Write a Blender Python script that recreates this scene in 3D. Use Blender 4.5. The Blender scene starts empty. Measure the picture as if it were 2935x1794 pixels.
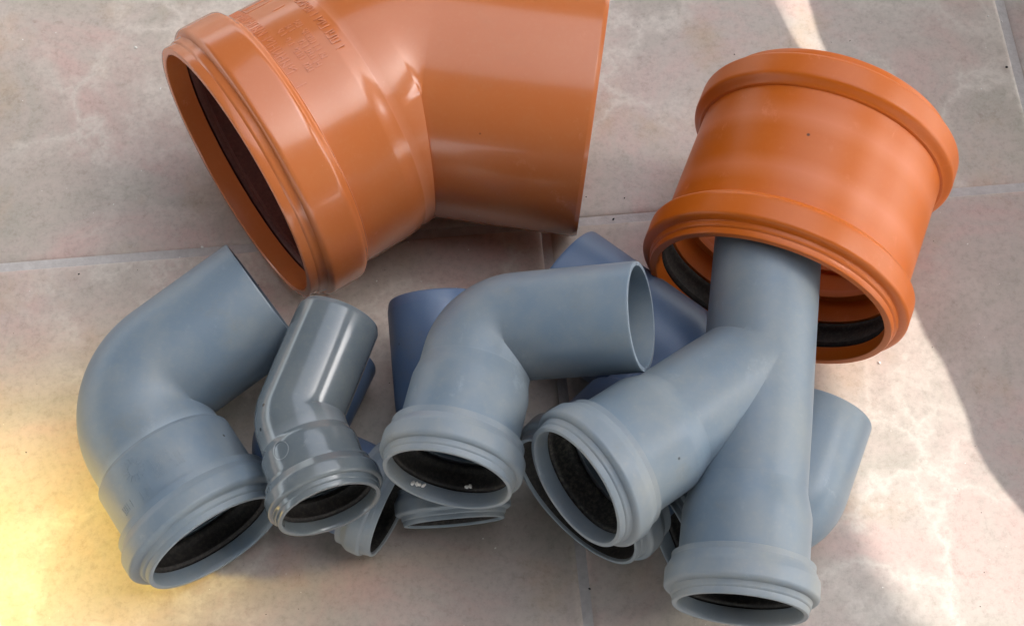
import bpy, bmesh, math, random
from mathutils import Vector, Matrix
random.seed(7)
sc = bpy.context.scene
col = sc.collection
MM = 0.001
R_ = math.radians

# ------------------------------------------------------------------ camera
PITCH = R_(66.0); DIST = 0.642857
cd = bpy.data.cameras.new('camera'); cam = bpy.data.objects.new('camera', cd); col.objects.link(cam)
cd.sensor_width = 36.0; cd.lens = 36.0 * 4500.0 / 2935.0; cd.clip_start = 0.01; cd.clip_end = 200.0
cam.location = (0, -math.cos(PITCH) * DIST, math.sin(PITCH) * DIST)
cam.rotation_euler = (math.pi / 2 - PITCH, 0, 0)
sc.camera = cam

# ------------------------------------------------------------------ sky, sun, exposure
SUN_EL = R_(48.0); SUN_AZ = R_(4.0)          # azimuth measured from +X towards +Y
SUN = Vector((math.cos(SUN_EL) * math.cos(SUN_AZ), math.cos(SUN_EL) * math.sin(SUN_AZ), math.sin(SUN_EL)))
w = bpy.data.worlds.new('World'); sc.world = w; w.use_nodes = True
nt = w.node_tree; bg = nt.nodes['Background']
sky = nt.nodes.new('ShaderNodeTexSky'); sky.sky_type = 'NISHITA'; sky.sun_disc = False
sky.sun_elevation = SUN_EL; sky.sun_rotation = math.pi / 2 - SUN_AZ
sky.air_density = 1.0; sky.dust_density = 2.5; sky.ozone_density = 0.6
hs = nt.nodes.new('ShaderNodeHueSaturation'); hs.inputs['Saturation'].default_value = 0.36
nt.links.new(sky.outputs[0], hs.inputs['Color']); nt.links.new(hs.outputs[0], bg.inputs['Color'])
bg.inputs['Strength'].default_value = 0.15
sd = bpy.data.lights.new('sun', 'SUN'); sd.energy = 1.15; sd.angle = R_(0.5); sd.color = (1.0, 0.95, 0.88)
so = bpy.data.objects.new('sun', sd); col.objects.link(so); so.location = SUN * 3
so.rotation_euler = SUN.to_track_quat('Z', 'Y').to_euler()
# added warm spot, standing in for a yellow glow at the lower left
ld = bpy.data.lights.new('added_warm_spot', 'SPOT'); ld.energy = 6.5; ld.color = (1.0, 0.70, 0.12)
ld.spot_size = R_(29); ld.spot_blend = 1.0; ld.shadow_soft_size = 0.03
lo = bpy.data.objects.new('added_warm_spot', ld); col.objects.link(lo); lo.location = (-0.50, -0.20, 0.19)
lo.rotation_euler = (Vector(lo.location) - Vector((-0.248, -0.124, 0))).to_track_quat('Z', 'Y').to_euler()
vs = sc.view_settings; vs.view_transform = 'Standard'; vs.look = 'None'; vs.gamma = 1.0; vs.use_curve_mapping = False
vs.exposure = 2.1

# ------------------------------------------------------------------ materials
def new_mat(name):
    m = bpy.data.materials.new(name); m.use_nodes = True
    return m, m.node_tree, m.node_tree.nodes['Principled BSDF']
def N(nt, t, **kw):
    n = nt.nodes.new(t)
    for k, v in kw.items():
        if k in n.inputs: n.inputs[k].default_value = v
        else: setattr(n, k, v)
    return n
def ramp(nt, pts, mode='LINEAR'):
    n = nt.nodes.new('ShaderNodeValToRGB'); e = n.color_ramp.elements; n.color_ramp.interpolation = mode
    e[0].position, e[0].color = pts[0][0], pts[0][1]
    e[1].position, e[1].color = pts[-1][0], pts[-1][1]
    for p, c in pts[1:-1]:
        q = e.new(p); q.color = c
    return n
def rgb(c): return (c[0], c[1], c[2], 1.0)
def mixc(nt, a, b, fac, mode='MIX'):
    n = nt.nodes.new('ShaderNodeMix'); n.data_type = 'RGBA'; n.blend_type = mode
    for s, v in ((6, a), (7, b), (0, fac)):
        if hasattr(v, 'is_linked') or hasattr(v, 'links'): nt.links.new(v, n.inputs[s])
        else: n.inputs[s].default_value = v
    return n.outputs[2]

def plastic(name, base, dusty, rough, rough_var=0.12, dust_amt=0.5, scratch=0.25, spec=0.5, coat=0.0, wav=0.06, stain=0.5, edge=0.6):
    """moulded plastic: cloudy tint, dull dust film, fine scratches, pin-prick dirt"""
    m, nt, b = new_mat(name); L = nt.links.new
    tc = N(nt, 'ShaderNodeTexCoord')
    n1 = N(nt, 'ShaderNodeTexNoise', Scale=38.0, Detail=5.0, Roughness=0.6); L(tc.outputs['Object'], n1.inputs['Vector'])
    n2 = N(nt, 'ShaderNodeTexNoise', Scale=520.0, Detail=4.0, Roughness=0.7); L(tc.outputs['Object'], n2.inputs['Vector'])
    r1 = ramp(nt, [(0.42, (0, 0, 0, 1)), (0.72, (1, 1, 1, 1))]); L(n1.outputs['Fac'], r1.inputs[0])
    r2 = ramp(nt, [(0.52, (0, 0, 0, 1)), (0.75, (1, 1, 1, 1))]); L(n2.outputs['Fac'], r2.inputs[0])
    mul = N(nt, 'ShaderNodeMath', operation='MULTIPLY'); L(r1.outputs[0], mul.inputs[0]); mul.inputs[1].default_value = dust_amt
    ad = N(nt, 'ShaderNodeMath', operation='MULTIPLY_ADD'); L(r2.outputs[0], ad.inputs[0]); ad.inputs[1].default_value = 0.22; L(mul.outputs[0], ad.inputs[2])
    c = mixc(nt, rgb(base), rgb(dusty), ad.outputs[0])
    # dark pin-pricks of dirt
    v = N(nt, 'ShaderNodeTexVoronoi', Scale=95.0); L(tc.outputs['Object'], v.inputs['Vector'])
    rv = ramp(nt, [(0.0, (1, 1, 1, 1)), (0.05, (0.9, 0.9, 0.9, 1)), (0.075, (0, 0, 0, 1))]); L(v.outputs['Distance'], rv.inputs[0])
    pick = N(nt, 'ShaderNodeMath', operation='GREATER_THAN'); sepc = N(nt, 'ShaderNodeSeparateColor'); L(v.outputs['Color'], sepc.inputs[0])
    L(sepc.outputs[0], pick.inputs[0]); pick.inputs[1].default_value = 0.90
    pm = N(nt, 'ShaderNodeMath', operation='MULTIPLY'); L(rv.outputs[0], pm.inputs[0]); L(pick.outputs[0], pm.inputs[1])
    c = mixc(nt, c, rgb([x * 0.12 for x in base]), pm.outputs[0])
    # pale scuffs: ragged noise inside worn areas
    mp = N(nt, 'ShaderNodeMapping'); mp.inputs['Scale'].default_value = (130, 85, 110); mp.inputs['Rotation'].default_value = (0.3, 0.5, 0.6)
    L(tc.outputs['Object'], mp.inputs[0])
    ns = N(nt, 'ShaderNodeTexNoise', Scale=1.0, Detail=10.0, Roughness=0.78); L(mp.outputs[0], ns.inputs['Vector'])
    rs = ramp(nt, [(0.56, (0, 0, 0, 1)), (0.70, (0.8, 0.8, 0.8, 1))]); L(ns.outputs['Fac'], rs.inputs[0])
    n3 = N(nt, 'ShaderNodeTexNoise', Scale=60.0, Detail=2.0); L(tc.outputs['Object'], n3.inputs['Vector'])
    r3 = ramp(nt, [(0.52, (0, 0, 0, 1)), (0.66, (1, 1, 1, 1))]); L(n3.outputs['Fac'], r3.inputs[0])
    sm = N(nt, 'ShaderNodeMath', operation='MULTIPLY'); L(rs.outputs[0], sm.inputs[0]); L(r3.outputs[0], sm.inputs[1])
    sm2 = N(nt, 'ShaderNodeMath', operation='MULTIPLY'); L(sm.outputs[0], sm2.inputs[0]); sm2.inputs[1].default_value = scratch
    c = mixc(nt, c, rgb([min(1, x * 1.3 + 0.18) for x in base]), sm2.outputs[0])
    # brown stains that keep a shape of their own
    n6 = N(nt, 'ShaderNodeTexNoise', Scale=27.0, Detail=8.0, Roughness=0.72); mp6 = N(nt, 'ShaderNodeMapping'); mp6.inputs['Location'].default_value = (0.31, 0.17, 0.53)
    L(tc.outputs['Object'], mp6.inputs[0]); L(mp6.outputs[0], n6.inputs['Vector'])
    r6 = ramp(nt, [(0.58, (0, 0, 0, 1)), (0.74, (stain, stain, stain, 1))]); L(n6.outputs['Fac'], r6.inputs[0])
    c = mixc(nt, c, rgb([base[0] * 0.55 + 0.10, base[1] * 0.55 + 0.075, base[2] * 0.45 + 0.05]), r6.outputs[0])
    # pale rubbed edges
    ge = N(nt, 'ShaderNodeNewGeometry'); r7 = ramp(nt, [(0.53, (0, 0, 0, 1)), (0.60, (edge, edge, edge, 1))]); L(ge.outputs['Pointiness'], r7.inputs[0])
    c = mixc(nt, c, rgb([min(1, x * 1.15 + 0.13) for x in base]), r7.outputs[0])
    L(c, b.inputs['Base Color'])
    rr = N(nt, 'ShaderNodeMath', operation='MULTIPLY_ADD'); L(ad.outputs[0], rr.inputs[0]); rr.inputs[1].default_value = rough_var * 2; rr.inputs[2].default_value = rough
    L(rr.outputs[0], b.inputs['Roughness'])
    b.inputs['Specular IOR Level'].default_value = spec
    b.inputs['Coat Weight'].default_value = coat; b.inputs['Coat Roughness'].default_value = 0.08
    bp = N(nt, 'ShaderNodeBump', Strength=wav, Distance=0.0004); L(n1.outputs['Fac'], bp.inputs['Height'])
    bp2 = N(nt, 'ShaderNodeBump', Strength=0.06, Distance=0.00015); L(n2.outputs['Fac'], bp2.inputs['Height']); L(bp.outputs[0], bp2.inputs['Normal'])
    L(bp2.outputs[0], b.inputs['Normal'])
    return m

GREY = plastic('grey_plastic', (0.160, 0.216, 0.272), (0.28, 0.30, 0.29), 0.38, scratch=0.5, dust_amt=0.6)
GREY_PALE = plastic('grey_plastic_pale_rim', (0.205, 0.250, 0.290), (0.33, 0.335, 0.31), 0.42, scratch=0.6, dust_amt=0.7)  # collar tone: dust, plus caught sky light put into the colour
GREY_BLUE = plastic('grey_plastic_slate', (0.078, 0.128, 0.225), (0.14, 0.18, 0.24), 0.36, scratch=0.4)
GREY_GLOSS = plastic('grey_plastic_glossy', (0.130, 0.160, 0.180), (0.23, 0.24, 0.22), 0.17, rough_var=0.10, dust_amt=0.45, scratch=0.9, coat=0.4, wav=0.02)
ORANGE = plastic('orange_brown_plastic', (0.505, 0.145, 0.042), (0.53, 0.20, 0.08), 0.22, rough_var=0.08, dust_amt=0.25, scratch=0.35, coat=0.22, wav=0.012, stain=0.25, edge=0.4)
ORANGE_BRIGHT = plastic('bright_orange_plastic', (0.560, 0.118, 0.004), (0.62, 0.17, 0.03), 0.38, rough_var=0.08, dust_amt=0.15, scratch=0.6, wav=0.02, stain=0.12, edge=0.35)

GREY_FORK = plastic('grey_plastic_fork', (0.160, 0.216, 0.272), (0.28, 0.30, 0.29), 0.38, scratch=0.5, dust_amt=0.6, edge=0.0)
def rubber_mat(name, base, dust):
    m, nt, b = new_mat(name); L = nt.links.new
    tc = N(nt, 'ShaderNodeTexCoord'); n = N(nt, 'ShaderNodeTexNoise', Scale=700.0, Detail=5.0, Roughness=0.7); L(tc.outputs['Object'], n.inputs['Vector'])
    r = ramp(nt, [(0.45, rgb(base)), (0.75, rgb(dust))]); L(n.outputs['Fac'], r.inputs[0]); L(r.outputs[0], b.inputs['Base Color'])
    b.inputs['Roughness'].default_value = 0.75
    bp = N(nt, 'ShaderNodeBump', Strength=0.2, Distance=0.0002); L(n.outputs['Fac'], bp.inputs['Height']); L(bp.outputs[0], b.inputs['Normal'])
    return m
RUBBER = rubber_mat('black_rubber', (0.022, 0.020, 0.019), (0.070, 0.060, 0.050))
RUBBER_MAROON = rubber_mat('maroon_rubber', (0.085, 0.022, 0.016), (0.14, 0.045, 0.032))
RUBBER_DUSTY = rubber_mat('dusty_rubber', (0.022, 0.021, 0.020), (0.12, 0.11, 0.085))

def tile_mat():
    m, nt, b = new_mat('stone_tile'); L = nt.links.new
    tc = N(nt, 'ShaderNodeTexCoord'); oi = N(nt, 'ShaderNodeObjectInfo')
    off = N(nt, 'ShaderNodeVectorMath', operation='MULTIPLY_ADD')
    cr = N(nt, 'ShaderNodeCombineXYZ')
    for i in range(3): L(oi.outputs['Random'], cr.inputs[i])
    cr2 = N(nt, 'ShaderNodeVectorMath', operation='SCALE'); cr2.inputs['Scale'].default_value = 9.0; L(cr.outputs[0], cr2.inputs[0])
    L(tc.outputs['Object'], off.inputs[0]); off.inputs[1].default_value = (1, 1, 1); L(cr2.outputs[0], off.inputs[2])
    P = off.outputs[0]
    # broad clouds: grey-beige to pinkish
    n1 = N(nt, 'ShaderNodeTexNoise', Scale=14.0, Detail=8.0, Roughness=0.66, Distortion=0.8); L(P, n1.inputs['Vector'])
    c1 = ramp(nt, [(0.33, (0.405, 0.375, 0.320, 1)), (0.5, (0.480, 0.415, 0.368, 1)), (0.64, (0.535, 0.395, 0.355, 1))]); L(n1.outputs['Fac'], c1.inputs[0])
    # tan smudges
    n2 = N(nt, 'ShaderNodeTexNoise', Scale=23.0, Detail=5.0, Roughness=0.6); L(P, n2.inputs['Vector'])
    r2 = ramp(nt, [(0.55, (0, 0, 0, 1)), (0.78, (0.75, 0.75, 0.75, 1))]); L(n2.outputs['Fac'], r2.inputs[0])
    c = mixc(nt, c1.outputs[0], (0.46, 0.335, 0.225, 1), r2.outputs[0])
    # pale veins: warped voronoi edges
    nw = N(nt, 'ShaderNodeTexNoise', Scale=22.0, Detail=7.0, Roughness=0.62); L(P, nw.inputs['Vector'])
    wv = N(nt, 'ShaderNodeVectorMath', operation='MULTIPLY_ADD'); L(nw.outputs['Color'], wv.inputs[0]); wv.inputs[1].default_value = (0.085, 0.085, 0.085); L(P, wv.inputs[2])
    vo = N(nt, 'ShaderNodeTexVoronoi', Scale=18.0); vo.feature = 'DISTANCE_TO_EDGE'; L(wv.outputs[0], vo.inputs['Vector'])
    rv = ramp(nt, [(0.0, (1, 1, 1, 1)), (0.04, (0.5, 0.5, 0.5, 1)), (0.12, (0, 0, 0, 1))]); L(vo.outputs['Distance'], rv.inputs[0])
    n4 = N(nt, 'ShaderNodeTexNoise', Scale=9.0, Detail=3.0); L(P, n4.inputs['Vector'])
    r4 = ramp(nt, [(0.42, (0, 0, 0, 1)), (0.60, (0.85, 0.85, 0.85, 1))]); L(n4.outputs['Fac'], r4.inputs[0])
    vm = N(nt, 'ShaderNodeMath', operation='MULTIPLY'); L(rv.outputs[0], vm.inputs[0]); L(r4.outputs[0], vm.inputs[1])
    c = mixc(nt, c, (0.60, 0.55, 0.49, 1), vm.outputs[0])
    # fine grain
    n3 = N(nt, 'ShaderNodeTexNoise', Scale=330.0, Detail=6.0, Roughness=0.78); L(P, n3.inputs['Vector'])
    r3 = ramp(nt, [(0.32, (0.83, 0.82, 0.81, 1)), (0.5, (1, 1, 1, 1)), (0.70, (1.09, 1.09, 1.09, 1))]); L(n3.outputs['Fac'], r3.inputs[0])
    c = mixc(nt, c, r3.outputs[0], 1.0, 'MULTIPLY')
    # fine dark flecks
    n5 = N(nt, 'ShaderNodeTexNoise', Scale=150.0, Detail=5.0, Roughness=0.7); L(P, n5.inputs['Vector'])
    r5 = ramp(nt, [(0.58, (1, 1, 1, 1)), (0.74, (0.84, 0.81, 0.79, 1))]); L(n5.outputs['Fac'], r5.inputs[0])
    c = mixc(nt, c, r5.outputs[0], 1.0, 'MULTIPLY')
    tv = ramp(nt, [(0.0, (0.94, 0.95, 0.96, 1)), (1.0, (1.06, 1.04, 1.02, 1))]); L(oi.outputs['Random'], tv.inputs[0])
    c = mixc(nt, c, tv.outputs[0], 1.0, 'MULTIPLY')
    L(c, b.inputs['Base Color'])
    rr = ramp(nt, [(0.3, (0.36, 0.36, 0.36, 1)), (0.7, (0.52, 0.52, 0.52, 1))]); L(n2.outputs['Fac'], rr.inputs[0]); L(rr.outputs[0], b.inputs['Roughness'])
    b.inputs['Specular IOR Level'].default_value = 0.4
    b1 = N(nt, 'ShaderNodeBump', Strength=0.25, Distance=0.0006); L(n1.outputs['Fac'], b1.inputs['Height'])
    b2 = N(nt, 'ShaderNodeBump', Strength=0.30, Distance=0.00025); L(n3.outputs['Fac'], b2.inputs['Height']); L(b1.outputs[0], b2.inputs['Normal'])
    L(b2.outputs[0], b.inputs['Normal'])
    return m
TILE = tile_mat()
def grout_mat():
    m, nt, b = new_mat('grout'); L = nt.links.new
    tc = N(nt, 'ShaderNodeTexCoord'); n = N(nt, 'ShaderNodeTexNoise', Scale=260.0, Detail=6.0, Roughness=0.7); L(tc.outputs['Object'], n.inputs['Vector'])
    r = ramp(nt, [(0.3, (0.46, 0.43, 0.41, 1)), (0.7, (0.60, 0.57, 0.545, 1))]); L(n.outputs['Fac'], r.inputs[0]); L(r.outputs[0], b.inputs['Base Color'])
    b.inputs['Roughness'].default_value = 0.85
    bp = N(nt, 'ShaderNodeBump', Strength=0.6, Distance=0.0005); L(n.outputs['Fac'], bp.inputs['Height']); L(bp.outputs[0], b.inputs['Normal'])
    return m
GROUT = grout_mat()
def flat_mat(name, c, rough):
    m, nt, b = new_mat(name); L = nt.links.new
    tc = N(nt, 'ShaderNodeTexCoord'); n = N(nt, 'ShaderNodeTexNoise', Scale=800.0, Detail=3.0); L(tc.outputs['Object'], n.inputs['Vector'])
    r = ramp(nt, [(0.3, rgb([x * 0.8 for x in c])), (0.7, rgb([min(1, x * 1.1) for x in c]))]); L(n.outputs['Fac'], r.inputs[0]); L(r.outputs[0], b.inputs['Base Color'])
    b.inputs['Roughness'].default_value = rough
    return m
CHALK = flat_mat('white_crumb', (0.78, 0.76, 0.72), 0.8)
DARK = flat_mat('dark_grit', (0.025, 0.022, 0.020), 0.8)
BOARD = flat_mat('blocker_board', (0.28, 0.26, 0.24), 0.8)  # for the added boards and slabs that block light

# ------------------------------------------------------------------ helpers
def thing(name, label, cat, base, group=None):
    o = bpy.data.objects.new(name, None); col.objects.link(o); o.empty_display_size = 0.02
    o.location = base; o['label'] = label; o['category'] = cat
    if group: o['group'] = group
    return o
def mesh_obj(name, verts, faces, mat, parent=None, base=Vector((0, 0, 0)), smooth=True, sharp=38, bevel=False):
    me = bpy.data.meshes.new(name)
    me.from_pydata([tuple(Vector(v) - base) for v in verts], [], faces); me.update()
    bm = bmesh.new(); bm.from_mesh(me); bmesh.ops.remove_doubles(bm, verts=bm.verts, dist=2e-7); bmesh.ops.recalc_face_normals(bm, faces=bm.faces); bm.to_mesh(me); bm.free()
    if smooth:
        me.polygons.foreach_set('use_smooth', [True] * len(me.polygons)); me.set_sharp_from_angle(angle=R_(sharp))
    me.materials.append(mat)
    o = bpy.data.objects.new(name, me); col.objects.link(o)
    if parent: o.parent = parent
    return o
NSEG = 112
def ring(c, e1, e2, r):
    return [c + (e1 * math.cos(2 * math.pi * k / NSEG) + e2 * math.sin(2 * math.pi * k / NSEG)) * r for k in range(NSEG)]
def skin(rings, closed=True):
    """bridge a list of rings into a tube; closed joins last to first"""
    v = []; f = []; n = len(rings)
    for rg in rings: v += rg
    for i in range(n if closed else n - 1):
        a = i * NSEG; b = ((i + 1) % n) * NSEG
        for k in range(NSEG):
            k2 = (k + 1) % NSEG
            f.append((a + k, a + k2, b + k2, b + k))
    return v, f
def unit(v): return v / v.length
def az_el(az, el):
    az, el = R_(az), R_(el)
    return Vector((math.cos(el) * math.cos(az), math.cos(el) * math.sin(az), math.sin(el)))

# profile of a push-fit socket, t measured from the lip inwards (mm): outer then inner
def socket_profile(rl, rb, rs, rp, tb, sl, th, step=True, sh=0.64, tl=4.0):
    """rl lip radius, rb bead radius, rs sleeve radius, rp pipe radius, tb bead end, sl sleeve end, th wall,
    sh where the bead's shoulder starts (fraction of tb), tl length of the taper at the sleeve end"""
    d = rb - rl; e = rb - rs; k = rl + 0.20 * d
    out = [(0.0, rl - 0.55), (0.12, rl - 0.2), (0.45, rl), (tb * 0.13, rl + 0.02 * d), (tb * 0.145, rl + 0.10 * d), (tb * 0.155, k - 0.04 * d), (tb * 0.175, k), (tb * 0.245, k + 0.04 * d), (tb * 0.262, k + 0.10 * d)]
    for q in range(1, 7):                                # rounded front of the bead
        g = math.pi / 2 * q / 6
        out.append((tb * (0.262 + 0.09 * (1 - math.cos(g))), k + 0.10 * d + (0.69 * d) * math.sin(g)))
    out += [(tb * 0.37, rb - 0.01 * d), (tb * (sh - 0.05), rb + 0.0 * e), (tb * sh, rb - 0.02 * e), (tb * (sh + 0.035), rb - 0.10 * e)]
    a0, a1 = sh + 0.035, 0.955
    for q in (0.35, 0.7, 1.0): out.append((tb * (a0 + (a1 - a0) * q), rb - (0.10 + 0.60 * q) * e))
    out += [(tb * 0.97, rb - 0.74 * e), (tb * 0.985, rs + 0.12 * e), (tb * 1.005, rs + 0.01 * e), (tb * 1.05, rs)]
    f = rp * 1.02 + 0.015
    out += [(tb + (sl - tb) * 0.4, rs)] + ([(sl - tl, rs), (sl - tl * 0.86, rs - 0.06 * (rs - f)), (sl - tl * 0.5, rs - 0.5 * (rs - f)), (sl - tl * 0.12, rs - 0.95 * (rs - f)), (sl, f)] if step else [(sl, rs)])
    ri = rl - th
    inn = [(sl, rp - th), (sl - 3.0, rp - th), (sl - 3.2, rp + 0.2), (tb * 0.98, rp + 0.3), (tb * 0.95, rb - th), (tb * 0.35, rb - th), (tb * 0.33, ri - 0.1), (tb * 0.26, ri - 0.3), (tb * 0.1, ri - 0.1), (0.5, ri), (0.15, ri + 0.25)]
    return out, inn
def seal_profile(rl, rb, rp, tb, th, sa=0.36):
    ri = rl - th
    a, b = tb * sa, tb * 0.94; m = b - a
    ro = rb - th - 0.05 if sa > 0.3 else ri - 0.12
    out = [(a, ro), (b, rb - th - 0.05)] if sa > 0.3 else [(a, ro), (tb * 0.40, ro), (tb * 0.43, rb - th - 0.05), (b, rb - th - 0.05)]
    inn = [(b, rp + 0.9), (b - 0.08 * m, rp + 0.5), (b - 0.20 * m, rp + 0.4), (b - 0.28 * m, rp + 1.1), (b - 0.42 * m, rp + 1.3), (b - 0.75 * m, max(rp + 1.2, ri - 0.5)), (b - 0.86 * m, ri - 0.7), (b - 0.95 * m, ri - 0.5), (a, ri + 0.2 if sa > 0.3 else ri - 0.3)]
    return out, inn
def add_socket(parent, base, mouth, a, e1, e2, dims, mat, rub, step=True, name='socket', rim=None, sh=0.64, tl=4.0, sa=0.36):
    """mouth = centre of lip (mm), a = outward axis"""
    rl, rb, rs, rp, tb, sl, th = dims
    o, i = socket_profile(*dims, step=step, sh=sh, tl=tl)
    cut = tb * 0.99                                      # collar (lip and bead) in front of the step line, sleeve behind it
    oc = [p for p in o if p[0] <= cut]; osl = [p for p in o if p[0] > cut]
    ic = [p for p in i if p[0] <= cut]; isl = [p for p in i if p[0] > cut]
    osl = [(cut, osl[0][1])] + osl; isl = isl + [(cut, rp + 0.3)]
    oc = oc + [(cut, osl[0][1] - 0.02)]; ic = [(cut, rp + 0.35)] + ic
    v, f = skin([ring((mouth - a * t) * MM, e1, e2, r * MM) for t, r in osl + isl])
    s = mesh_obj(name, v, f, GREY_FORK if mat is GREY else mat, parent, base, sharp=32)
    v, f = skin([ring((mouth - a * t) * MM, e1, e2, r * MM) for t, r in oc + ic])
    mesh_obj('collar', v, f, rim or mat, s, base, sharp=32)
    o, i = seal_profile(rl, rb, rp, tb, th, sa)
    v, f = skin([ring((mouth - a * t) * MM, e1, e2, r * MM) for t, r in o + i])
    k = mesh_obj('seal_ring', v, f, rub, s, base, sharp=50)
    return s

def elbow(name, label, V, a, b, Ls, Lp, rl, r, rs, rb, tb, sl, th, mat, socket_mat=None, rub=RUBBER, pivot=0.62, group=None, chamfer=2.2, cat='pipe elbow', sh=0.64, tl=4.0, sa=0.36):
    V = Vector(V); a = unit(Vector(a)); b = unit(Vector(b))
    be = math.acos(max(-1, min(1, (-a).dot(b))))
    u = unit(b - a * b.dot(a)); n = a.cross(u)
    base = V * MM; base.z = 0
    root = thing(name, label, cat, base, group)
    R = r * pivot; T = R * math.tan(be / 2); TT = math.tan(be / 2)
    # body: stub inside the socket, bend (rounded outside, mitred to a crease inside), spigot
    t0 = Ls - sl + 1.2
    outer = []; inner = []
    def st(c, uu, ro, ri): outer.append(ring(c * MM, uu, n, ro * MM)); inner.append(ring(c * MM, uu, n, ri * MM))
    S = V + a * T; P = S + u * R
    ra = r * 1.02
    st(V + a * t0, u, ra, r - th)
    tm = T + max(0.0, ra - R) * TT + 0.6
    if t0 > tm + 1.0: st(V + a * tm, u, ra, r - th)
    def bent(ph, rr):
        out = []
        cp, sp_ = math.cos(ph), math.sin(ph); uu = u * cp + a * sp_; dd = -a * cp + u * sp_
        hp = be / 2; um = u * math.cos(hp) + a * math.sin(hp)
        for k in range(NSEG):
            g = 2 * math.pi * k / NSEG; x, y = math.cos(g) * rr, math.sin(g) * rr
            if x <= R: p = P + uu * (x - R) + n * y
            else: p = P + um * ((x - R) / math.cos(hp)) + n * y       # on the mitre plane
            out.append(p * MM)
        return out
    K = 26
    for i in range(K + 1):
        ph = be * i / K
        outer.append(bent(ph, ra + (r - ra) * i / K)); inner.append(bent(ph, r - th))
    u2 = u * math.cos(be) + a * math.sin(be)
    E = V + b * Lp
    st(V + b * tm, u2, r, r - th)
    st(V + b * (tm + (Lp - tm) * 0.5), u2, r, r - th)
    st(E - b * (chamfer + 0.3), u2, r, r - th); st(E - b * chamfer, u2, r - 0.03, r - th)
    st(E - b * (chamfer * 0.3), u2, r - chamfer * 0.32, r - th); st(E, u2, r - chamfer * 0.42, r - th + 0.02)
    v, f = skin(outer + inner[::-1])
    mesh_obj('bent_pipe', v, f, mat, root, base, sharp=34)
    add_socket(root, base, V + a * Ls, a, u, n, (rl, rb, rs, r, tb, sl, th), mat, rub, rim=socket_mat, sh=sh, tl=tl, sa=sa)
    return root, base, (V, a, u, n)

# glyph-like raised strokes on a cylinder (worn, unreadable mould marks)
def raised_strokes(name, parent, base, V, a, u, n, r, mat, items, h=0.22):
    """items: (t0, ang0_deg, t1, ang1_deg, width_mm) each one stroke on the cylinder of radius r"""
    vs_, fs_ = [], []
    def pt(t, ang, rr):
        A = R_(ang); return (V + a * t + (u * math.cos(A) + n * math.sin(A)) * rr) * MM
    for (t0, g0, t1, g1, wd) in items:
        k = max(1, int(abs(g1 - g0) / 3))
        for j in range(k):
            ta, tb_ = t0 + (t1 - t0) * j / k, t0 + (t1 - t0) * (j + 1) / k
            ga, gb = g0 + (g1 - g0) * j / k, g0 + (g1 - g0) * (j + 1) / k
            dx, dy = tb_ - ta, R_(gb - ga) * r
            l = math.hypot(dx, dy) or 1e-6; px, py = -dy / l * wd / 2, dx / l * wd / 2
            pg = math.degrees(py / r)
            q = [(ta + px, ga + pg), (tb_ + px, gb + pg), (tb_ - px, gb - pg), (ta - px, ga - pg)]
            i0 = len(vs_)
            for (t, g) in q: vs_.append(pt(t, g, r - 0.1))
            for (t, g) in q: vs_.append(pt(t, g, r + h))
            fs_ += [(i0 + 4, i0 + 5, i0 + 6, i0 + 7)] + [(i0 + m, i0 + (m + 1) % 4, i0 + 4 + (m + 1) % 4, i0 + 4 + m) for m in range(4)]
    return mesh_obj(name, vs_, fs_, mat, parent, base, smooth=False)
def fake_line(t, g0, g1, size, r, rnd):
    """a line of small characters running round the pipe at height t"""
    out = []; g = g0; s = 1 if g1 > g0 else -1
    step = math.degrees(size * 0.72 / r)
    while (g - g1) * s < 0:
        k = rnd.random(); hw = size * 0.5; gw = step * 0.30
        if k > 0.12:
            out.append((t - hw, g - gw, t + hw, g - gw, 0.40))
            if k > 0.35: out.append((t - hw, g + gw, t + hw * (0.2 if k > 0.8 else 1), g + gw, 0.40))
            if k > 0.5: out.append((t + hw * rnd.choice((-1, 0, 1)), g - gw, t + hw * rnd.choice((-1, 0, 1)), g + gw, 0.40))
        g += step * s
    return out

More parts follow.
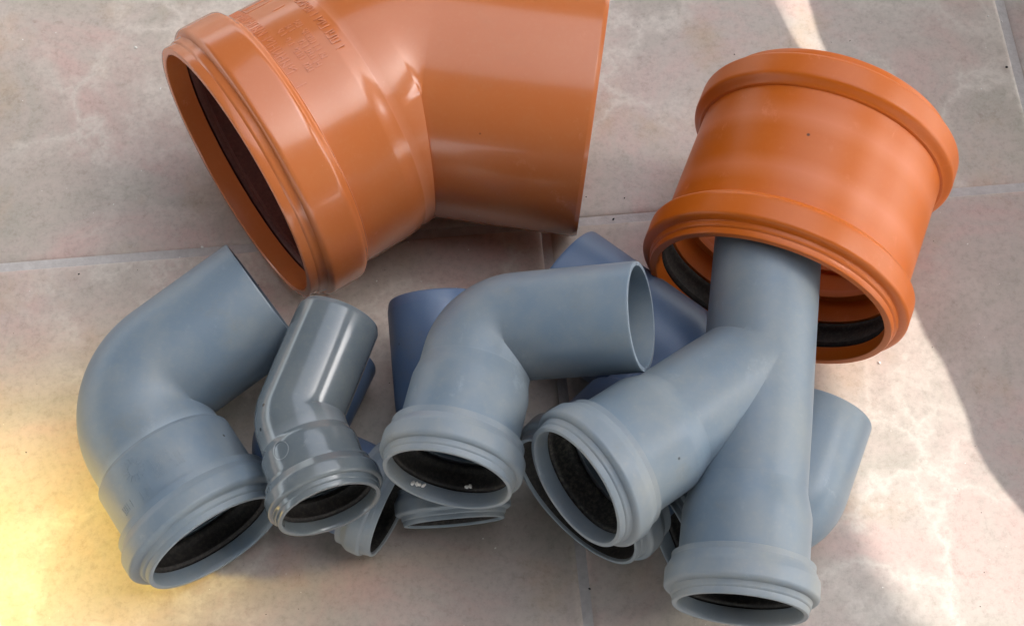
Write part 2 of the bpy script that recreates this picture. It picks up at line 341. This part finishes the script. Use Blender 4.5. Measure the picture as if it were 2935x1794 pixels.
# ------------------------------------------------------------------ floor: grout bed with tiles laid in half bond
TA = R_(5.06)
TW = 600.0; TH = 300.0; GAP = 3.2
fl = mesh_obj('floor', [Vector(p) for p in ((-2.2, -2.2, -0.012), (2.2, -2.2, -0.012), (2.2, 2.2, -0.012), (-2.2, 2.2, -0.012), (-2.2, -2.2, -0.0008), (2.2, -2.2, -0.0008), (2.2, 2.2, -0.0008), (-2.2, 2.2, -0.0008))],
              [(0, 3, 2, 1), (4, 5, 6, 7), (0, 1, 5, 4), (1, 2, 6, 5), (2, 3, 7, 6), (3, 0, 4, 7)], GROUT, smooth=False)
fl['kind'] = 'structure'
def tile_mesh():
    hw = (TW - GAP) / 2 * MM; hh = (TH - GAP) / 2 * MM
    def loop(inset, z, n=14):
        a = hw - inset; b_ = hh - inset; c = 0.0025; pts = []
        for (sx, sy, st) in ((1, 1, 0), (-1, 1, 90), (-1, -1, 180), (1, -1, 270)):
            for q in range(4):
                g = R_(st + q * 30); pts.append(Vector((sx * (a - c) + math.cos(g) * c, sy * (b_ - c) + math.sin(g) * c, z)))
        return pts
    L = [loop(0, -0.010), loop(0, -0.0016), loop(0.0004, -0.0008), loop(0.0012, -0.0003), loop(0.0026, 0.0)]
    v = []; f = []
    for l in L: v += l
    m = 16
    for i in range(len(L) - 1):
        for k in range(m): f.append((i * m + k, i * m + (k + 1) % m, (i + 1) * m + (k + 1) % m, (i + 1) * m + k))
    f.append(tuple((len(L) - 1) * m + k for k in range(m)))
    me = bpy.data.meshes.new('tile'); me.from_pydata([tuple(p) for p in v], [], f); me.update()
    me.polygons.foreach_set('use_smooth', [True] * len(me.polygons)); me.set_sharp_from_angle(angle=R_(50)); me.materials.append(TILE)
    return me
TM = tile_mesh()
U0, V0 = 17.4, 39.5            # a joint crossing in tile coordinates (mm), lower row
for row in range(-7, 7):
    off = U0 if row % 2 else U0 + 214.5 - TW
    for k in range(-4, 5):
        cu = off + (k + 0.5) * TW; cv = V0 + (row + 0.5) * TH
        x = (cu * math.cos(TA) - cv * math.sin(TA)) * MM; y = (cu * math.sin(TA) + cv * math.cos(TA)) * MM
        if max(abs(x), abs(y)) > 1.95: continue
        t = bpy.data.objects.new('tile', TM); col.objects.link(t); t.parent = fl
        t.location = (x, y, 0); t.rotation_euler = (0, 0, TA)

# ------------------------------------------------------------------ added unseen boards, shaped to block the sun and leave a lit band
def board(name, pts, dist, thick):
    """pts: outline on the floor (mm) that the board keeps in shadow; the board stands dist metres up towards the sun"""
    lo_ = [Vector((p[0] * MM, p[1] * MM, 0)) + SUN * dist for p in pts]
    hi_ = [p + SUN * thick for p in lo_]
    n = len(pts)
    f = [tuple(range(n)), tuple(range(2 * n - 1, n - 1, -1))] + [(i, (i + 1) % n, n + (i + 1) % n, n + i) for i in range(n)]
    o = mesh_obj(name, lo_ + hi_, f, BOARD, smooth=False); o['kind'] = 'structure'
    return o
right_edge = [(112, 330), (124, 200), (133, 154), (136, 135), (138.5, 127), (148, 65), (164, 4), (168, -10), (174, -22), (179, -39), (181, -46), (182, -56), (186, -66), (192, -76), (198, -85), (225, -125), (300, -220)]
board('sun_blocker_right', right_edge + [(330, -220), (330, 330)], 0.24, 0.004)
left_edge = [(100, 330), (128, 75), (121, 60), (119.5, 35), (123, 15), (124, 5), (127, -46), (133, -86), (140, -106), (149, -122), (160, -136), (200, -180), (290, -260)]
board('sun_blocker_left', left_edge + [(-330, -260), (-330, 330)], 1.30, 0.01)
board('sun_blocker_strip', [(90, 330), (104, 200), (118.3, 154), (124.5, 135), (128, 127.6), (131, 92), (70, 92), (60, 330)], 0.24, 0.004)
# added unseen slabs overhead: block the sky around an opening and a sun slot
def slab(name, x0, x1, y0, y1, z0, z1):
    v = [Vector((x, y, z)) for z in (z0, z1) for (x, y) in ((x0, y0), (x1, y0), (x1, y1), (x0, y1))]
    o = mesh_obj(name, v, [(0, 3, 2, 1), (4, 5, 6, 7), (0, 1, 5, 4), (1, 2, 6, 5), (2, 3, 7, 6), (3, 0, 4, 7)], BOARD, smooth=False); o['kind'] = 'structure'; return o
slab('sky_blocker', -6.0, -0.42, -6.0, 6.0, 1.45, 1.50)
slab('sky_blocker', -0.419, 0.95, -6.0, -0.40, 1.45, 1.50)
slab('sky_blocker', -0.419, 0.95, 1.55, 6.0, 1.45, 1.50)
slab('sky_blocker', 0.951, 6.0, -6.0, -0.32, 1.45, 1.50)
slab('sky_blocker', 0.951, 6.0, 0.50, 6.0, 1.45, 1.50)

# ------------------------------------------------------------------ fittings

rnd = random.Random(3)
# big orange-brown elbow
rt, bs, (V, a, u, n) = elbow('orange_pipe_elbow', 'large glossy orange-brown pipe elbow lying at the top, worn raised lettering by its socket', (-42.59, 76.43, 54.39),
    (-0.8207, -0.5700, 0.0397), (0.9900, -0.1379, -0.0308), 77.75, 76.0, 54.3, 51.9, 54.0, 58.0, 26, 53, 3.2, ORANGE, rub=RUBBER_MAROON, chamfer=1.6, pivot=0.62, sh=0.84, tl=7.0)
it = fake_line(49.5, 140, 78, 4.2, 54, rnd) + fake_line(29.5, 118, 84, 3.6, 54, rnd)
for t_ in (43.5, 40.0, 36.5): it += fake_line(t_, 104, 82, 2.6, 54, rnd)
it += [(47, 128, 36, 128, 0.5), (47, 134, 36, 134, 0.5), (47, 128, 47, 134, 0.5), (36, 128, 36, 134, 0.5), (40, 118, 35, 118, 0.6)]
raised_strokes('raised_lettering', rt, bs, V, a, u, n, 54.0, ORANGE, it)

# orange double-socket coupling
def coupling():
    c = Vector((95.78, -18.49, 51.9)); a = unit(Vector((-0.3631, -0.9317, -0.0084))); L = 82.5
    u = unit(Vector((0, 0, 1)) - a * a.z); n = a.cross(u); base = c * MM; base.z = 0
    root = thing('orange_pipe_coupling', 'bright orange double-socket coupling lying on its side, swallowing the end of the grey branch pipe', 'pipe coupling', base)
    rp, th, rs = 43.4, 3.0, 47.3
    dims = (46.9, 51.6, rs, rp, 18, 30, th)
    add_socket(root, base, c, a, u, n, dims, ORANGE_BRIGHT, RUBBER, step=False, sh=0.80)
    add_socket(root, base, c - a * L, -a, u, -n, dims, ORANGE_BRIGHT, RUBBER, step=False, sh=0.80)
    o = [(30.0, rs), (36, rs), (L / 2, rs), (L - 36, rs), (L - 30.0, rs)]
    i_ = [(L - 30.0, rp + 0.3), (L / 2 + 1.5, rp + 0.3), (L / 2 + 1.3, rp - 1.6), (L / 2 - 1.3, rp - 1.6), (L / 2 - 1.5, rp + 0.3), (30.0, rp + 0.3)]
    v, f = skin([ring((c - a * t) * MM, u, n, r * MM) for t, r in o + i_])
    mesh_obj('sleeve', v, f, ORANGE_BRIGHT, root, base)
    return root
coupling()

# grey elbows
rt, bs, (V, a, u, n) = elbow('grey_pipe_elbow', 'largest grey elbow, at the far left, with a worn round emblem on its side', (-146.37, -49.45, 32.2),
    (0.5703, -0.8214, 0.0047), (0.800, 0.580, 0.150), 68.7, 65.0, 27.4, 24.6, 27.1, 32.2, 18, 40, 2.0, GREY, group='grey push-fit elbows', chamfer=0.5, tl=2.2, pivot=0.90)
it = []
for k in range(14):
    g = 2 * math.pi * k / 14
    it.append((37.2 + math.cos(g) * 2.2, 104.7 + math.degrees(math.sin(g) * 2.2 / 27.1), 37.2 + math.cos(g) * 4.4, 104.7 + math.degrees(math.sin(g) * 4.4 / 27.1), 0.7))
for t_ in (38.5, 41.5, 44.5): it += fake_line(t_, 92, 70, 2.4, 27.1, rnd)
it += fake_line(47.0, 112, 96, 3.2, 27.1, rnd) + fake_line(46.0, 132, 120, 3.0, 27.1, rnd)
raised_strokes('raised_emblem', rt, bs, V, a, u, n, 27.1, GREY_FORK, it, h=0.12)

rt, bs, fr = elbow('grey_pipe_elbow', 'small shiny grey elbow with scratched spigot, leaning against the largest grey elbow', (-76.65, -67.4, 59.28),
    (0.3601, -0.9291, 0.0838), (0.311, 0.9498, -0.0331), 37.7, 42.0, 18.7, 15.75, 17.6, 21.0, 14, 27, 1.8, GREY_GLOSS, group='grey push-fit elbows', chamfer=1.8)
V, a, u, n = fr
ci = []
for k in range(24):
    g0, g1 = 2 * math.pi * k / 24, 2 * math.pi * (k + 1) / 24
    ci.append((17 + math.cos(g0) * 3.2, 118 + math.degrees(math.sin(g0) * 3.2 / 17.6), 17 + math.cos(g1) * 3.2, 118 + math.degrees(math.sin(g1) * 3.2 / 17.6), 0.35))
raised_strokes('mould_ring', rt, bs, V, a, u, n, 17.6, GREY_GLOSS, ci, h=0.15)

elbow('grey_pipe_elbow', 'grey elbow on top in the middle of the pile, open spigot pointing right', (-9.36, -40.03, 75.57),
    (-0.2102, -0.9716, 0.1087), (0.9456, -0.0538, 0.3208), 59.75, 56.9, 22.4, 19.2, 20.8, 24.9, 17, 41, 1.6, GREY, GREY_PALE, group='grey push-fit elbows', chamfer=0.4, pivot=0.74, tl=7.0)
elbow('grey_pipe_elbow', 'wide grey elbow under the forked pipe, dark mouth peeking out below its side socket', (71.44, -40.49, 24.97),
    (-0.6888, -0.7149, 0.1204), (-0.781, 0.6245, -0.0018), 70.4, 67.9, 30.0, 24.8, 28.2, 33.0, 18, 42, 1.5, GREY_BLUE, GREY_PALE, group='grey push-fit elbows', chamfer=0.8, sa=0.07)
elbow('grey_pipe_elbow', 'grey elbow pinned under the forked pipe, its spigot sticking out to the right', (104.0, -85.7, 25.0),
    (-0.9142, -0.4032, 0.0401), (0.3804, 0.9248, 0.0025), 48.5, 36.0, 23.2, 20.0, 22.2, 26.4, 16, 32, 1.8, GREY, GREY_PALE, group='grey push-fit elbows', chamfer=0.6, pivot=0.60)
elbow('grey_pipe_elbow', 'narrow grey elbow hidden under the small shiny elbow, mouth facing right', (-85.31, -69.4, 20.88),
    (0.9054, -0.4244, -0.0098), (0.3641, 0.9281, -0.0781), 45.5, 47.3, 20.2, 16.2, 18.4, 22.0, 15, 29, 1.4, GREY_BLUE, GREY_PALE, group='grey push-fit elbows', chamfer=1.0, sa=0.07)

# grey reducer under the middle elbow
def reducer():
    c = Vector((-21.57, -94.54, 19.9)); a = unit(Vector((0.0931, -0.9737, -0.2078))); L = 86.0
    u = unit(Vector((0, 0, 1)) - a * a.z); n = a.cross(u); base = c * MM; base.z = 0
    root = thing('grey_pipe_reducer', 'dark blue-grey reducer lying under the middle elbow, thin mouth slit at the bottom', 'pipe reducer', base)
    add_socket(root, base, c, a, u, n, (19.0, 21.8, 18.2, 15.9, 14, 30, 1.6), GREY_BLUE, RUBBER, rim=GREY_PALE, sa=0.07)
    o = [(29, 17.2), (31, 17.4), (36, 17.4), (41, 18.1), (45, 18.5), (48, 18.6), (66, 18.6), (L - 4.2, 18.6), (L - 3.9, 18.55), (L - 1.0, 18.0), (L - 0.2, 17.6), (L, 17.3)]
    i_ = [(L, 17.2), (50, 17.2), (42, 15.9), (29, 15.9)]
    v, f = skin([ring((c - a * t) * MM, u, n, r * MM) for t, r in o + i_])
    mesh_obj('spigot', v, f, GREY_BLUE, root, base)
reducer()

# grey 45-degree branch
def branch():
    V = Vector((87.28, -52.63, 72.18)); a = unit(Vector((-0.133, -0.991, -0.0144))); b = unit(Vector((-0.7791, -0.5913, 0.2081)))
    Ls, Lb, Lsp, r, th, sl = 87.8, 85.6, 74.0, 19.5, 1.8, 43.0
    base = V * MM; base.z = 0
    root = thing('grey_pipe_branch', 'grey forked branch pipe on top, two sockets towards the viewer, spigot inside the orange coupling', 'pipe branch', base)
    u = unit(b - a * b.dot(a)); n = a.cross(u)
    ub = unit(a - b * a.dot(b)); nb = b.cross(ub)
    def solid(segs, ax, e1, e2):
        fine = [segs[0]]
        for (ta, ra_), (tb_, rb_) in zip(segs, segs[1:]):
            k = max(1, int(abs(tb_ - ta) / 2.5))
            fine += [(ta + (tb_ - ta) * q / k, ra_ + (rb_ - ra_) * q / k) for q in range(1, k + 1)]
        segs = fine
        rg = [ring((V + ax * t) * MM - base, e1, e2, rr * MM) for t, rr in segs]
        v, f = skin(rg, closed=False); k = len(v) - NSEG
        f += [tuple(range(NSEG - 1, -1, -1)), tuple(range(k, k + NSEG))]
        me = bpy.data.meshes.new('tmp'); me.from_pydata([tuple(p) for p in v], [], f); me.update()
        bm = bmesh.new(); bm.from_mesh(me); bmesh.ops.recalc_face_normals(bm, faces=bm.faces); bm.to_mesh(me); bm.free()
        o = bpy.data.objects.new('tmp', me); col.objects.link(o); return o
    A0 = solid([(-Lsp, r - 0.9), (-Lsp + 0.6, r - 0.6), (-Lsp + 2.4, r), (-20, r), (0, r + 0.15), (20, r * 1.02), (Ls - sl + 1.2, r * 1.02)], a, u, n)
    B0 = solid([(0, r + 0.12), (20, r * 1.02), (Lb - sl + 1.2, r * 1.02)], b, ub, nb)
    A1 = solid([(-Lsp - 2, r - th), (0, r - th), (Ls - sl + 4, r - th)], a, u, n)
    B1 = solid([(2, r - th - 0.07), (Lb - sl + 4, r - th - 0.07)], b, ub, nb)
    for o, op in ((B0, 'UNION'), (A1, 'DIFFERENCE'), (B1, 'DIFFERENCE')):
        m = A0.modifiers.new(op, 'BOOLEAN'); m.operation = op; m.object = o; m.solver = 'EXACT'
    dg = bpy.context.evaluated_depsgraph_get(); dg.update()
    me = bpy.data.meshes.new_from_object(A0.evaluated_get(dg))
    for o in (A0, B0, A1, B1):
        md = o.data; bpy.data.objects.remove(o); bpy.data.meshes.remove(md)
    me.polygons.foreach_set('use_smooth', [True] * len(me.polygons)); me.set_sharp_from_angle(angle=R_(30))
    me.name = 'forked_pipe'; me.materials.clear(); me.materials.append(GREY_FORK)
    o = bpy.data.objects.new('forked_pipe', me); col.objects.link(o); o.parent = root
    dims = (22.7, 26.0, 22.0, r, 17.5, sl, th)
    add_socket(root, base, V + a * Ls, a, u, n, dims, GREY, RUBBER, rim=GREY_PALE, tl=11.0)
    add_socket(root, base, V + b * Lb, b, ub, nb, dims, GREY, RUBBER_DUSTY, rim=GREY_PALE, tl=8.0)
branch()

# ------------------------------------------------------------------ crumbs of mortar and specks of grit on the floor
def floor_pt(px, py):
    f_, W, H = 4500.0, 2935.0, 1794.0
    d = Vector((1, 0, 0)) * ((px - W / 2) / f_) - Vector((0, math.sin(PITCH), math.cos(PITCH))) * ((py - H / 2) / f_) + Vector((0, math.cos(PITCH), -math.sin(PITCH)))
    C = Vector(cam.location); return C - d * (C.z / d.z)
def crumbs(name, mat, spots, label, cat, extra=()):
    bm = bmesh.new(); rr = random.Random(11)
    for (p, s) in [(floor_pt(x, y), s_) for (x, y, s_) in spots] + [(q, 0.8) for q in extra]:
        r = s * MM
        q = bmesh.ops.create_icosphere(bm, subdivisions=1, radius=r)
        k = Matrix.Rotation(rr.random() * 6, 3, 'Z')
        for v in q['verts']:
            v.co = k @ Vector((v.co.x * (1 + 0.5 * rr.random()), v.co.y * (0.7 + 0.3 * rr.random()), v.co.z * (0.6 + 0.3 * rr.random()))) + p + Vector((0, 0, r * 0.45))
    me = bpy.data.meshes.new(name); bm.to_mesh(me); bm.free(); me.materials.append(mat)
    o = bpy.data.objects.new(name, me); col.objects.link(o); o['label'] = label; o['category'] = cat; o['kind'] = 'stuff'
sp = [(390, 138, 0.75), (65, 115, 0.35), (160, 95, 0.25), (460, 255, 0.45), (580, 709, 0.55), (325, 587, 0.35), (515, 738, 0.3), (65, 290, 0.25), (1080, 806, 0.4), (1207, 807, 0.35), (1308, 827, 0.35),
      (1170, 695, 0.3), (1343, 716, 0.3), (2520, 1040, 0.6), (2832, 48, 0.45), (2871, 63, 0.4), (2690, 58, 0.3), (2825, 138, 0.3), (2812, 256, 0.35), (2773, 700, 0.35), (2530, 1683, 0.3), (1385, 1543, 0.35), (1420, 1570, 0.4), (120, 548, 0.2), (405, 490, 0.22), (640, 1560, 0.2)]
rr = random.Random(5)
sp += [(rr.uniform(0, 2935), rr.uniform(0, 1794), rr.uniform(0.12, 0.24)) for _ in range(70)]
MOUTH = Vector((-9.36, -40.03, 75.57)) + Vector((-0.2102, -0.9716, 0.1087)) * 56.0
sp3 = [(MOUTH + Vector((math.cos(R_(g)) * 19.6, 0, math.sin(R_(g)) * 19.6 + 0.4))) * MM for g in (228, 233, 236, 241, 286, 290)]
crumbs('mortar_crumbs', CHALK, sp, 'white mortar crumbs scattered over the tiles', 'crumbs', sp3)
dk = [(2000, 308, 0.5), (2105, 157, 0.3), (1758, 629, 0.55), (1790, 568, 0.35), (2885, 194, 0.6), (226, 786, 0.4), (1680, 565, 0.3), (1690, 1687, 0.5)]
dk += [(rr.uniform(0, 2935), rr.uniform(0, 1794), rr.uniform(0.12, 0.28)) for _ in range(60)]
crumbs('dark_grit', DARK, dk, 'tiny dark specks of grit on the tiles', 'grit')
